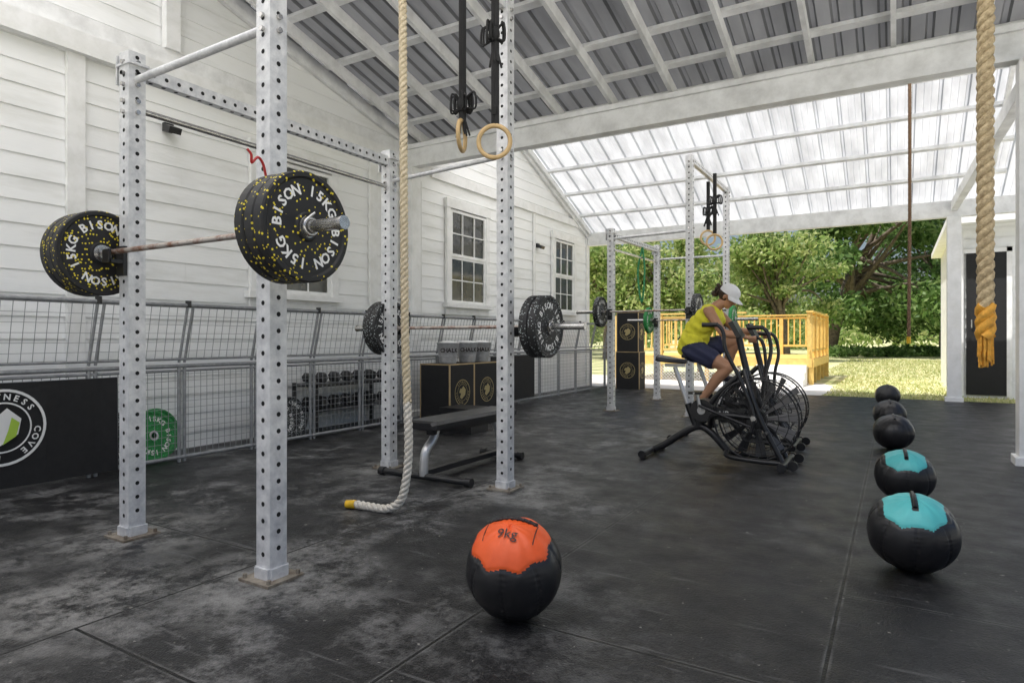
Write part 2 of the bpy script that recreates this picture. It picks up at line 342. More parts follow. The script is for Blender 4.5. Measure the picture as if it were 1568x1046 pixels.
    co=np.zeros(nv*3); me.vertices.foreach_get('co',co); co=co.reshape(-1,3); no=np.zeros(nv*3); me.vertex_normals.foreach_get('vector',no); no=no.reshape(-1,3)
    dsp=(.007+.007*np.sin(co[:,2]*55+co[:,0]*38+2*np.sin(co[:,1]*30)))*(vl>0); co+=no*dsp[:,None]; me.vertices.foreach_set('co',co.ravel()); me.update()
    W=bpy.data.objects.new('woman_cyclist',None); scene.collection.objects.link(W)
    bo=bpy.data.objects.new('body',me); scene.collection.objects.link(bo); bo.parent=W
    b=MB(); R=Matrix((f,s,u)).transposed()
    for sg in(-1,1):
        b.sphere(Hc+f*.085+s*sg*.03+u*.004,.010,'text',10,8); b.sphere(Hc+f*.093+s*sg*.03+u*.003,.0045,'dtext',8,6)
        b.tube([Hc+f*.094+s*sg*.018+u*.022,Hc+f*.087+s*sg*.045+u*.022],.003,'hair',5)
    b.tube([Hc+f*.084+s*.02-u*.055,Hc+f*.091-u*.054,Hc+f*.084-s*.02-u*.055],.0045,'lip',6)
    b.build('face',W)
    b=MB()
    b.sphere(Hc+u*.02-f*.022,(.090,.092,.092),'hair',20,14,R)
    bp=Hc-f*.115+u*.01
    for i in range(26):
        a=random.uniform(0,6.28); e=random.uniform(.0,.05); z=random.uniform(-.07,.04)
        b.sphere(bp+s*e*math.cos(a)+u*z-f*(e*math.sin(a)*.7+.01),random.uniform(.018,.032),'hair',8,6)
    b.build('hair',W)
    b=MB(); vs=[];n=28;m=9; cc=Hc+u*.035-f*.005
    for i in range(m+1):
        t=math.pi/2*i/m
        for j in range(n):
            g=2*math.pi*j/n; vs.append(cc+f*(.110*math.sin(t)*math.cos(g))+s*(.102*math.sin(t)*math.sin(g))+u*(.097*math.cos(t)**.8 if i<m else -.004))
    fs=[(i*n+j,(i+1)*n+j,(i+1)*n+(j+1)%n,i*n+(j+1)%n) for i in range(m) for j in range(n)]; b.add(vs,fs,'cap',True)
    vs=[];K=14
    for r_ in (0,1):
        for i in range(K+1):
            g=-1.25+2.5*i/K
            base=cc+f*.107*math.cos(g)+s*.100*math.sin(g)-u*.002
            out=base+f*(.078*math.cos(g*.95))*r_-u*(.016*r_+.02*abs(math.sin(g))*r_); vs.append(out)
    top=len(vs); vs+= [v-u*.006 for v in vs]
    fs=[(i,i+1,K+2+i,K+1+i) for i in range(K)]+[(top+i,top+K+1+i,top+K+2+i,top+i+1) for i in range(K)]+[(K+1+i,K+2+i,top+K+2+i,top+K+1+i) for i in range(K)]
    b.add(vs,fs,'cap',True); b.sphere(cc+u*.098,.008,'cap',8,6); b.build('cap',W)
    W.location=(0,WYC,0.0)
woman()
# ---------------------------------------------------------------- ground
b=MB(); b.add([(-300,-300,0),(300,-300,0),(300,300,0),(-300,300,0)],[(0,1,2,3)],'grass'); b.build('lawn_ground')
b=MB(); b.add([(-14,13.4,0.004),(-1.3,13.4,0.004),(-1.0,15.2,0.004),(-1.5,17.2,0.004),(-14,18.5,0.004)],[(0,1,2,3,4)],'pave')
b.add([(2.2,-14,0.004),(24,-14,0.004),(24,13.0,0.004),(2.2,13.0,0.004)],[(0,1,2,3)],'pave')  # unseen slab at right, added to bounce sunlight onto the left wall
b.add([(-14,-18,0.004),(2.19,-18,0.004),(2.19,-2.5,0.004),(-14,-2.5,0.004)],[(0,1,2,3)],'pave'); b.build('pavement_and_bounce_slabs')  # unseen slab behind the camera, added to bounce sunlight inside
b=MB(); b.b2((-6.3,-2.5,0.0),(2.1,13.35,0.03),'floor'); b.build('rubber_floor')
FZ=0.03
# ---------------------------------------------------------------- building wall
RS1,RS2=0.26,0.42
def rz1(y): return 5.0-RS1*abs(y-3.4)
def rz2(y): return 4.95-RS2*abs(y-10.0)
WX=-6.0
wall=bpy.data.objects.new('weatherboard_building',None); scene.collection.objects.link(wall)
b=MB()
def board(y0,y1,z,h):
    e=.013+random.uniform(-.002,.003)
    b.add([(WX+e,y0,z),(WX+e,y1,z),(WX+.002,y1,z+h),(WX+.002,y0,z+h),(WX-.002,y0,z),(WX-.002,y1,z)],[(0,1,2,3),(4,5,1,0)],'sidng')
z=0.0;hh=0.185
while z<5.0:
    zc=z+hh*0.5
    if zc<3.56:
        y=-3.0
        while y<13.3:
            y2=min(13.3,y+random.uniform(3.0,4.8)); board(y,y2-.003,z,hh); y=y2
    else:
        w1=(5.0-zc)/RS1; w2=(4.95-zc)/RS2
        i1=(3.4-w1,3.4+w1) if w1>0 else None; i2=(10-w2,10+w2) if w2>0 else None
        if i1 and i2 and i1[1]>i2[0]: board(max(-3,i1[0]),min(13.3,i2[1]),z,hh)
        else:
            if i1: board(i1[0],i1[1],z,hh)
            if i2: board(i2[0],min(13.3,i2[1]),z,hh)
    z+=hh
b.build('siding',wall)
b=MB()
b.b2((WX-6,-3,0),(WX-.01,13.28,3.5),'white')
b.b2((WX+.0,13.20,0),(WX+.045,13.34,3.6),'white')
b.b2((WX+.02,-3,3.52),(WX+.11,7.5,3.70),'white')
b.b2((WX+.02,-3,3.72),(WX+.06,7.5,3.86),'rafter')
b.b2((WX+.02,7.6,3.52),(WX+.05,13.2,3.66),'white')
for y in (2.75,6.35,): b.b2((WX+.015,y-.07,0.3),(WX+.05,y+.07,3.52),'white')
b.b2((WX+.02,3.5,3.86),(WX+.10,3.64,5.0),'white')
b.b2((WX+.02,10.75,1.6),(WX+.045,10.82,3.5),'white')
b.cyl((WX+.035,7.35,1.4),(WX+.035,7.35,3.4),.014,'white',8)
for (ya,yb,f) in ((3.4,7.5,rz1),(10,13.4,rz2),(7.6,10,rz2),(-.3,3.4,rz1)):
    b.beam((WX+.045,ya,f(ya)-.16),(WX+.045,yb,f(yb)-.16),.05,.16,'rafter')
b.build('trim_boards',wall)
def window(nm,y0,y1,z0,z1):
    b=MB(); x=WX+.018
    b.b2((x,y0,z0),(x+.012,y1,z1),'glass')
    w=.10
    b.b2((x,y0-w,z0-.0),(x+.05,y0,z1+.02),'white'); b.b2((x,y1,z0-.0),(x+.05,y1+w,z1+.02),'white')
    b.b2((x,y0-w-.02,z1+.02),(x+.06,y1+w+.02,z1+.16),'white'); b.b2((x,y0-w-.05,z0-.07),(x+.10,y1+w+.05,z0-.002),'white')
    b.b2((x,y0-w,z0-.18),(x+.03,y1+w,z0-.072),'white')
    zm=(z0+z1)/2
    for (a,c,xo) in ((z0,zm,.03),(zm,z1,.042)):
        b.b2((x+.012,y0,a),(x+xo,y0+.05,c),'white'); b.b2((x+.012,y1-.05,a),(x+xo,y1,c),'white')
        b.b2((x+.012,y0+.05,a),(x+xo-.001,y1-.05,a+.045),'white'); b.b2((x+.012,y0+.05,c-.04),(x+xo-.001,y1-.05,c),'white')
        for i in (1,2):
            yy=y0+(y1-y0)*i/3; b.b2((x+.012,yy-.009,a+.045),(x+xo-.006,yy+.009,c-.04),'white')
        zz=(a+c)/2; b.b2((x+.012,y0+.05,zz-.009),(x+xo-.008,y1-.05,zz+.009),'white')
    b.build(nm,wall)
window('window_1',4.55,5.6,1.62,3.1); window('window_2',8.05,9.05,1.66,3.12); window('window_3',11.6,12.5,1.66,3.12)
def lampfix(y,z):
    b=MB(); b.box((WX+.04,y,z),(.04,.09,.08),'bike'); b.box((WX+.12,y,z-.03),(.09,.12,.06),'bike',(0,.4,0)); b.cyl((WX+.05,y,z),(WX+.11,y,z-.02),.012,'bike'); b.build('wall_lamp')
lampfix(3.55,3.12); lampfix(10.9,2.9)
# ---------------------------------------------------------------- pavilion
pav=bpy.data.objects.new('open_sided_pavilion',None); scene.collection.objects.link(pav)
XR=1.0; XF=.85
b=MB()
YB=7.0
b.b2((WX+.05,YB-.07,3.50),(2.2,YB+.07,3.80),'rafter')
b.b2((WX+.05,YB-.11,3.74),(2.2,YB-.072,3.80),'rafter')
b.b2((WX+.05,13.23,3.18),(2.2,13.37,3.46),'rafter')
b.b2((WX+.05,-.3,3.50),(2.2,-.16,3.80),'rafter')
b.b2((XR-.07,-.15,3.46),(XR+.07,6.92,3.498),'rafter')
b.beam((XR,7.08,3.38),(XF,13.22,3.36),.10,.16,'rafter')
for (x,y,h) in ((XR,YB,3.5),(XF,13.3,3.18),(XR,-.23,3.5),(WX+.14,YB,3.5)):
    b.b2((x-.10,y-.10,0),(x+.10,y+.10,h),'white')
    b.b2((x-.13,y-.13,0),(x+.13,y+.13,.10),'white')
b.b2((WX+.05,3.36,rz1(3.4)-.32),(1.5,3.44,rz1(3.4)-.08),'rafter')
b.b2((WX+.05,9.96,rz2(10)-.32),(1.5,10.04,rz2(10)-.08),'rafter')
b.build('posts_and_beams',pav,0.004)
b=MB()
def slope(f,ya,yb,xs,w,h,drop,k):
    for x in xs: b.beam((x,ya,f(ya)-drop),(x,yb,f(yb)-drop),w,h,k)
def purl(f,ys,w,h,drop,k,x0=WX+.05,x1=1.5):
    for y in ys:
        s=1 if f(y+.01)>f(y) else -1
        sl=math.atan((RS1 if f is rz1 else RS2)*s)
        b.box(((x0+x1)/2,y,f(y)-drop),(x1-x0,w,h),k,(sl,0,0))
xs=[-5.7+.71*i for i in range(11)]
slope(rz1,3.44,7.45,xs,.045,.13,.145,'rafter'); slope(rz1,-.35,3.36,xs[::3],.045,.10,.145,'rafter')
purl(rz1,[4.0,4.75,5.5,6.25,6.8,7.3],.085,.045,.055,'rafter'); purl(rz1,[.1,1.7,3.1],.06,.045,.055,'rafter')
slope(rz2,10.05,13.55,[-5.9,1.3],.05,.10,.13,'rafter'); slope(rz2,7.7,9.96,[-5.9+2.3*i for i in range(4)],.05,.10,.13,'rafter')
purl(rz2,[10.5,11.2,11.95,12.7,13.45],.06,.06,.058,'rafter'); purl(rz2,[8.2,9.1],.06,.05,.052,'rafter')
b.build('rafters_and_purlins',pav)
b=MB(); b.b2((-6.2,7.36,3.80),(1.75,7.76,3.86),'bikeg'); b.b2((-6.2,7.36,3.86),(1.75,7.38,4.05),'bikeg'); b.b2((-6.2,7.74,3.86),(1.75,7.76,4.05),'bikeg')  # valley cover, added to block sun leaking between the two roofs
b.box((-2.2,3.4,5.0),(8,.3,.02),'tinrib'); b.box((-2.2,10,4.96),(8,.3,.02),'tinrib'); b.build('sun_leak_covers',pav)  # ridge covers, added to close light gaps
def corr(nm,f,ya,yb,k,kr,period,prof,x0=-6.15,x1=1.7):
    b=MB(); pr=[];x=x0;ks=[]
    while x<x1:
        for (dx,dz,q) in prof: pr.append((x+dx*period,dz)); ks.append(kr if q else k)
        x+=period
    pr.append((x,0))
    vs=[(p[0],ya,f(ya)-.026+p[1]) for p in pr]+[(p[0],yb,f(yb)-.026+p[1]) for p in pr]; n=len(pr)
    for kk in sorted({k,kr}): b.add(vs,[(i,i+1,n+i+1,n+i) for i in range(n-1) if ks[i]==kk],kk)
    b.build(nm,pav)
pt=[(0,0,0),(.60,0,1),(.70,.032,0),(.90,.032,1)]
pp=[(0,0,0),(.24,0,0),(.27,.008,0),(.30,0,0),(.52,0,0),(.55,.008,0),(.58,0,0),(.82,0,1),(.87,.05,0),(.95,.05,1)]
corr('roof_sheet_1',rz1,3.42,7.5,'tin','tinrib',.19,pt)
corr('roof_sheet_2',rz1,-.5,3.38,'polyfill','polyfill',.19,pt)  # unseen near slope, sheeting made clear to light the interior
corr('roof_sheet_3',rz2,10.02,13.75,'poly','polyrib',.32,pp)
corr('roof_sheet_4',rz2,7.6,9.98,'polyfill','polyfill',.32,pp)  # unseen slope, transmission raised to add light mid-floor
# ---------------------------------------------------------------- right shed
b=MB(); z=0
while z<3.2:
    b.add([(1.0,14.6,z),(7,14.6,z),(7,14.62,z+.185),(1.0,14.62,z+.185)],[(0,1,2,3)],'sidng'); z+=.185
b.b2((1.0,14.63,0),(7,20,3.2),'white'); b.b2((.96,14.56,0),(1.08,14.62,3.2),'white')
b.b2((1.12,14.55,.06),(1.72,14.59,2.68),'black'); b.b2((1.72,14.54,0),(1.80,14.595,2.76),'white'); b.b2((1.08,14.54,2.68),(1.80,14.59,2.76),'white')
b.b2((.8,14.2,3.2),(7.2,20.2,3.32),'white'); b.cyl((1.2,14.53,1.3),(1.2,14.53,1.45),.012,'chrome')
b.build('white_shed')
# ---------------------------------------------------------------- fence
b=MB(); FX=-5.4; y0,y1=0.4,13.2
lean=.10
b.cyl((FX,y0,.87),(FX,y1,.87),.018,'tube',8); b.cyl((FX,y0,.83),(FX,y1,.83),.012,'tube',8)
b.cyl((FX+lean,y0,1.40),(FX+lean,y1,1.40),.018,'tube',8); b.cyl((FX,y0,.07),(FX,y1,.07),.018,'tube',8); b.cyl((FX+.01,y0,.93),(FX+.01,y1,.93),.01,'tube',8)
y=y0
while y<y1:
    for o in (-.025,.025):
        b.cyl((FX,y+o,.0),(FX,y+o,.86),.016,'tube',8); b.cyl((FX,y+o,.90),(FX+lean,y+o+.02,1.40),.012,'tube',8)
    b.cyl((FX+lean,y,1.38),(FX+lean,y,1.44),.025,'bike',8)
    y+=.735
def wires(yA,yB,za,zb,lx,st,r=.0026):
    yy=yA
    while yy<yB:
        b.tube([(FX,yy,za),(FX+lx,yy,zb)],r,'wire',4,caps=False); yy+=st
    zz=za
    while zz<=zb:
        t=(zz-za)/(zb-za); b.tube([(FX+lx*t,yA,zz),(FX+lx*t,yB,zz)],r,'wire',4,caps=False); zz+=st
wires(y0,y1,.93,1.38,lean*.9,.075); wires(y0,y1,.08,.83,0,.06)
b.build('mesh_fence')
LOGO='NESS  COVE  BARBELL  FIT'
HP=[(-.35,-.35),(-.1,-.5),(.35,-.2),(.42,.2),(.1,.5),(-.12,.30),(-.30,.32),(-.45,.0),(-.2,-.05)]
def logo(b,c,ax,up,R):
    ax=Vector(ax).normalized();up=Vector(up);rt=up.cross(ax); c=Vector(c)
    b.ring(c+ax*.002,ax,R*.93,R,'text'); b.ring(c+ax*.002,ax,R*.62,R*.66,'text')
    for i,ch in enumerate(LOGO):
        if ch==' ': continue
        p=2*math.pi*(i+.5)/24; rad=up*math.cos(p)+rt*math.sin(p); tn=rt*math.cos(p)-up*math.sin(p)
        b.text(ch,R*.22,c+rad*R*.79+ax*.003,tn,rad,'text')
    b.add([c+rt*(x*R)+up*(y*R)+ax*.003 for x,y in HP],[tuple(range(len(HP)))],'text')
    pts=[(.0,-.45),(.30,-.25),(.38,.1),(.2,.25),(.12,-.1)]
    b.add([c+rt*(x*R)+up*(y*R)+ax*.005 for x,y in pts],[tuple(range(len(pts)))],'lime')
b=MB(); nseg=40
fx=lambda y: FX+.03+.006*math.sin(y*9)+.003*math.sin(y*23)
for i in range(nseg):
    ya=1.1+(2.78-1.1)*i/nseg; yb=1.1+(2.78-1.1)*(i+1)/nseg
    b.add([(fx(ya)+.01,ya,.06),(fx(yb)+.01,yb,.06),(fx(yb),yb,.80),(fx(ya),ya,.80)],[(0,1,2,3)],'black',True)
logo(b,(FX+.050,2.0,.49),(1,0,0),(0,0,1),.27); b.build('fence_banner')
b=MB(); b.b2((FX+.03,8.3,.1),(FX+.034,9.7,.82),'black'); b.ring((FX+.037,8.65,.5),(1,0,0),.15,.21,'text'); b.disc((FX+.036,8.65,.5),(1,0,0),.12,'lime'); b.build('fence_banner')
# ---------------------------------------------------------------- racks
PS=.092
def post(b,x,y,h,z0=FZ):
    b.b2((x-PS/2,y-PS/2,z0),(x+PS/2,y+PS/2,h),'steel')
    z=z0+.12
    while z<h-.03:
        for (dx,dy,ax) in ((1,0,(1,0,0)),(-1,0,(-1,0,0)),(0,-1,(0,-1,0)),(0,1,(0,1,0))):
            b.disc((x+dx*(PS/2+.001),y+dy*(PS/2+.001),z+(0.025 if dx else 0)),ax,.0115,'hole',8)
        z+=.075
    b.box((x,y,z0+.006),(.20,.20,.012),'dust')
    for sx in(-.08,.08):
        for sy in(-.08,.08): b.cyl((x+sx,y+sy,z0+.012),(x+sx,y+sy,z0+.03),.01,'dust',6)
    for sx,sy in ((1,0),(-1,0),(0,1),(0,-1)): b.box((x+sx*.052,y+sy*.052,z0+.03),(.012 if sx else .09,.012 if sy else .09,.06),'steel')
def perf(b,p,q,h=.075):
    b.beam(p,q,.06,h,'steel'); p=Vector(p);q=Vector(q);L=(q-p).length;d=(q-p)/L;s=d.cross(Vector((0,0,1))).normalized()
    t=.05
    while t<L:
        for sg in (-1,1): b.disc(p+d*t+s*sg*.031,s*sg,.012,'hole',8)
        b.disc(p+d*t-Vector((0,0,h/2+.001)),(0,0,-1),.012,'hole',8); t+=.075
def bolts(b,x,y,z):
    for dz in(-.03,.03):
        for ax in ((1,0),(0,-1)): b.cyl((x+ax[0]*.044,y+ax[1]*.044,z+dz),(x+ax[0]*.062,y+ax[1]*.062,z+dz),.013,'chrome',6)
def hook(b,x,y,z,s=-1):
    b.box((x,y+s*.057,z-.03),(.07,.02,.16),'bike'); b.box((x,y+s*.09,z-.035),(.06,.09,.02),'bike'); b.box((x,y+s*.135,z-.01),(.06,.015,.07),'bike')
def rack(PA,PB,PC,PD,hs,ht):
    b=MB()
    post(b,*PA,hs);post(b,*PC,hs);post(b,*PB,ht);post(b,*PD,ht)
    zt=hs-.09
    perf(b,(PA[0],PA[1]+.05,zt),(PC[0],PC[1]-.05,zt))
    b.cyl((PA[0],PA[1]+.04,zt-.21),(PC[0],PC[1]-.04,zt-.21),.017,'chrome')
    b.cyl((PA[0]+.04,PA[1],zt-.06),(PB[0]-.04,PB[1],zt-.06),.020,'steel')
    b.cyl((PC[0]+.04,PC[1],zt-.16),(PD[0]-.04,PD[1],zt-.16),.017,'steel')
    perf(b,(PB[0],PB[1]+.05,ht-.05),(PD[0],PD[1]-.05,ht-.05))
    for (p,z) in ((PA,zt),(PC,zt),(PA,zt-.06),(PB,zt-.06),(PC,zt-.16),(PD,zt-.16),(PA,zt-.21),(PC,zt-.21),(PB,ht-.12),(PD,ht-.12)): bolts(b,p[0],p[1],z)
    for p in (PA,PC):
        b.box((p[0],p[1],zt+.02),(.14,.11,.012),'steel'); b.box((p[0]-.07,p[1],zt),(.012,.1,.16),'steel')
    return b
A,B_,C,D=(-3.61,1.95),(-2.43,1.93),(-3.65,4.08),(-2.42,3.94)
b=rack(A,B_,C,D,2.68,3.56)
hook(b,A[0],A[1],1.565);hook(b,B_[0],B_[1],1.565)
hook(b,C[0],C[1],1.17,1);hook(b,D[0],D[1],1.17,1)
b.build('squat_rack')
E,G,I,J=(-3.64,8.94),(-2.43,8.80),(-3.6,10.95),(-2.43,11.0)
b=rack(E,G,I,J,2.74,3.62)
hook(b,E[0],E[1],1.49);hook(b,G[0],G[1],1.49);hook(b,I[0],I[1],1.41);hook(b,J[0],J[1],1.41)
b.build('squat_rack')
# ---------------------------------------------------------------- barbells
def plate(b,x,y,z,R,t,k,face=None):
    h=t/2
    pr=[(-h,.026),(-h,.055),(-h+.008,.062),(-h+.008,R*.86),(-h,R*.90),(-h,R-.006),(-h+.006,R),(h-.006,R),(h,R-.006),(h,R*.90),(h-.008,R*.86),(h-.008,.062),(h,.055),(h,.026)]
    b.lathe(pr,(x,y,z),(1,0,0),k,48,False)
    for s in (-1,1): b.ring((x+s*(h+.001),y,z),(1,0,0),.026,.045,'chrome',24)
    if face is not None:
        xx=x+h-.0055
        for w,c in (('15KG',0),('BISON',math.pi/2),('15KG',math.pi),('BISON',3*math.pi/2)):
            n=len(w); st=.29
            for i,ch in enumerate(w):
                p=face+c+(i-(n-1)/2)*st; rad=Vector((0,math.sin(p),math.cos(p))); tn=Vector((0,math.cos(p),-math.sin(p)))
                b.text(ch,R*.27,Vector((xx,y,z))+rad*R*.66,tn,rad,'text')
def barbell(xc,y,z,k,n,t,R=.225,ang=.6,hg=.68):
    b=MB()
    b.cyl((xc-hg,y,z),(xc+hg,y,z),.014,'rustbar',12)
    for s in(-1,1):
        b.cyl((xc+s*(hg-.03),y,z),(xc+s*(hg-.002),y,z),.036,'chrome',20); b.cyl((xc+s*(hg-.01),y,z),(xc+s*1.095,y,z),.025,'chrome',20)
        b.cyl((xc+s*1.09,y,z),(xc+s*1.10,y,z),.028,'chrome',20)
        x=xc+s*hg
        for i in range(n):
            f=None
            if (s>0 and i==n-1) or (s<0 and i==0): f=ang+(0.9 if s<0 else 0)
            plate(b,x+s*t/2,y,z,R*(1 if i%2==0 else .995),t-.003,k,f); x+=s*t
        b.torus((x+s*.012,y,z),(1,0,0),.034,.008,'chrome',24)
        b.cyl((x+s*.012,y-.02,z+.03),(x+s*.012,y+.02,z+.06),.006,'chrome',6)
    return b
b=barbell(-2.98,1.84,1.578,'py',3,.058,hg=.72,R=.23); b.tube(catmull([(-2.38,1.86,1.83),(-2.375,1.84,1.88),(-2.37,1.81,1.90),(-2.37,1.78,1.87),(-2.36,1.77,1.90),(-2.36,1.75,1.92)],5),.006,'red',6); b.build('loaded_barbell')
barbell(-2.98,4.14,1.20,'pw',2,.07,ang=1.2,R=.23).build('loaded_barbell')
barbell(-3.05,8.83,1.50,'pw',1,.07).build('loaded_barbell')
barbell(-3.0,10.85,1.42,'pg',1,.06).build('loaded_barbell')
def stored(y,k,x=-5.62,R=.225,tl=.25):
    b=MB(); plate(b,0,0,0,R,.06,k,.4); o=b.build('weight_plate'); o.location=(x,y,R*math.cos(tl)+.035); o.rotation_euler=(0,-tl,0.15)
stored(3.2,'pg',-5.62); stored(3.32,'pg',-5.75); stored(4.55,'pw',-5.6);stored(4.75,'pw',-5.66);stored(2.95,'pw',-5.75)
def dumb(x,y,z,r=.07):
    b=MB()
    for s in(-1,1): b.tube([(s*.06,0,0),(s*.075,0,0),(s*.15,0,0),(s*.165,0,0)],[r*.8,r,r,r*.8],'rubber',6,smooth=False)
    b.cyl((-.07,0,0),(.07,0,0),.015,'chrome',10)
    o=b.build('dumbbell'); o.location=(x,y,z)
b=MB()
for zz in (.28,.56): b.b2((-5.95,5.0,zz),(-5.55,6.3,zz+.03),'bike')
for yy in (5.02,6.28):
    for xx in(-5.93,-5.57): b.b2((xx-.02,yy-.02,.03),(xx+.02,yy+.02,.60),'bike')
b.build('dumbbell_stand')
for i in range(6):
    dumb(-5.74,5.15+.2*i,.655,.06); dumb(-5.74,5.15+.2*i,.375,.06)
# ---------------------------------------------------------------- ropes
def rope(b,pts,r,pitch,k,per=.012):
    C=catmull(pts,max(4,int(60/len(pts))))
    L=[0]
    for i in range(1,len(C)): L.append(L[-1]+(C[i]-C[i-1]).length)
    n=int(L[-1]/per); out=[];j=0
    for i in range(n+1):
        s=L[-1]*i/n
        while j<len(L)-2 and L[j+1]<s: j+=1
        t=(s-L[j])/max(1e-9,L[j+1]-L[j]); out.append(C[j].lerp(C[j+1],min(1,t)))
    nn=Vector((1,0,0)); fr=[]
    for i in range(len(out)):
        T=(out[min(i+1,len(out)-1)]-out[max(i-1,0)]).normalized(); nn=(nn-T*nn.dot(T)).normalized(); fr.append((nn.copy(),T.cross(nn)))
    for st in range(3):
        pp=[]
        for i,p in enumerate(out):
            a=2*math.pi*(i*per/pitch+st/3); pp.append(p+(fr[i][0]*math.cos(a)+fr[i][1]*math.sin(a))*r*.5)
        b.tube(pp,r*.56,k,7)
b=MB()
x0,y0_=-2.60,3.06
rope(b,[(x0-.04,y0_,4.9),(x0-.03,y0_,3.5),(x0-.02,y0_,2.2),(x0-.01,y0_,1.2),(x0+.01,y0_,.72)],.026,.11,'ropep')
rope(b,[(x0+.01,y0_,.72),(x0+.02,y0_,.45),(x0+.01,y0_-.01,.25),(x0-.03,y0_-.02,.11),(x0-.12,y0_-.04,.055),(x0-.25,y0_-.06,.055),(x0-.37,y0_-.08,.06)],.027,.11,'ropew')
b.tube([(x0-.35,y0_-.08,.06),(x0-.41,y0_-.10,.058)],[.028,.025],'tape',12); b.cyl((x0-.04,y0_,4.75),(x0-.04,y0_,4.95),.02,'chrome'); b.build('climbing_rope')
b=MB(); rx,ry,_=P(1509,2.1)
rope(b,[(rx,ry,4.6),(rx+.005,ry,3),(rx,ry,2),(rx,ry,1.22)],.025,.10,'rope')
rope(b,[(rx,ry,1.225),(rx,ry,1.12)],.029,.10,'fray')
for i in range(60):
    a=random.uniform(0,6.28);q=random.uniform(0,.022); b.tube([(rx+q*math.cos(a),ry+q*math.sin(a),1.13),(rx+q*1.1*math.cos(a),ry+q*1.1*math.sin(a),1.13-random.uniform(.05,.11))],.0035,'fray',4)
b.build('climbing_rope')
b=MB(); rx,ry,_=P(1393,7.4); rope(b,[(rx,ry,rz2(ry)-.1),(rx,ry,2.5),(rx-.01,ry,1.12)],.02,.09,'ropebrown',.02); b.tube([(rx-.01,ry,1.13),(rx-.01,ry,1.05)],.022,'tape'); b.build('climbing_rope')
# ---------------------------------------------------------------- gymnastic rings
def rings(specs):
    b=MB()
    for (x,y,z,ztop,ax,R,bz) in specs:
        b.torus((x,y,z),ax,R,.016,'wood',36,10)
        b.box((x-.008,y,(z+R+ztop)/2),(.030,.004,ztop-z-R+.02),'black',(0,0,.6)); b.box((x+.018,y+.006,(z+R+ztop)/2),(.030,.004,ztop-z-R+.02),'black',(0,0,.9))
        b.box((x,y,z+R+.10),(.04,.02,.05),'hole')
        zb=z+R+bz
        for i in range(12):
            a=random.uniform(0,6.28); l=random.uniform(.05,.12)
            p=[Vector((x,y,zb)),Vector((x+l*math.cos(a),y+l*math.sin(a)*.6,zb+.07)),Vector((x+l*1.1*math.cos(a),y+l*.6*math.sin(a),zb-.05)),Vector((x+.01*math.cos(a),y,zb-.04)),Vector((x+l*.6*math.cos(a+1),y,zb-.12-l))]
            b.tube(catmull(p,6),.008,'black',5)
        b.sphere((x,y,zb),(.04,.035,.055),'black',10,8)
    b.build('gymnastic_rings')
r1=P(757,4.35); r2=P(707,4.7)
rings([(r1[0],r1[1],2.45,3.5,(.45,-.9,0),.108,.62),(r2[0],r2[1],2.60,4.7,(.92,.36,0),.108,.12)])
r1=P(1084,9.9); r2=P(1094,9.4)
rings([(r1[0],r1[1],2.66,3.52,(.5,-.85,0),.11,.3),(r2[0],r2[1],2.52,3.52,(.3,-.95,0),.11,.5)])
# ---------------------------------------------------------------- bench
b=MB(); bx=-3.08
def pad(b,x,y0,y1,z,w,k):
    prof=[(-w/2,0),(-w/2,.035),(-w/2+.02,.06),(w/2-.02,.06),(w/2,.035),(w/2,0)]
    ys=[(y0,.8),(y0+.03,1),(y1-.03,1),(y1,.8)]; vs=[(x+p[0]*s,y,z+p[1]*(1 if s==1 else .8)) for y,s in ys for p in prof]
    n=len(prof); fs=[(i*n+j,i*n+(j+1)%n,(i+1)*n+(j+1)%n,(i+1)*n+j) for i in range(3) for j in range(n)]+[tuple(range(n)),tuple(range(3*n,4*n))[::-1]]
    b.add(vs,fs,k)
pad(b,bx,3.78,5.0,.43,.29,'rubber'); b.b2((bx-.13,3.82,.418),(bx+.13,4.96,.43),'bike')
b.b2((bx-.03,3.9,.37),(bx+.03,4.9,.418),'bike')
b.tube(catmull([(bx,3.98,.40),(bx,3.94,.33),(bx,3.85,.25),(bx,3.83,.13),(bx,3.83,.07)],6),.034,'bikeg',12)
b.tube([(bx,4.8,.40),(bx,4.92,.2),(bx,4.95,.07)],.028,'bikeg',12)
b.cyl((bx-.42,3.83,.065),(bx+.42,3.83,.065),.026,'bike',12); b.cyl((bx-.2,4.95,.065),(bx+.2,4.95,.065),.026,'bike',12)
for s in(-1,1):
    for (yy,w) in ((3.83,.42),(4.95,.2)): b.cyl((bx+s*(w-.03),yy,.065),(bx+s*(w+.02),yy,.065),.034,'rubber',12)
b.beam((bx,3.85,.09),(bx,4.93,.09),.05,.04,'bike'); b.build('weight_bench')
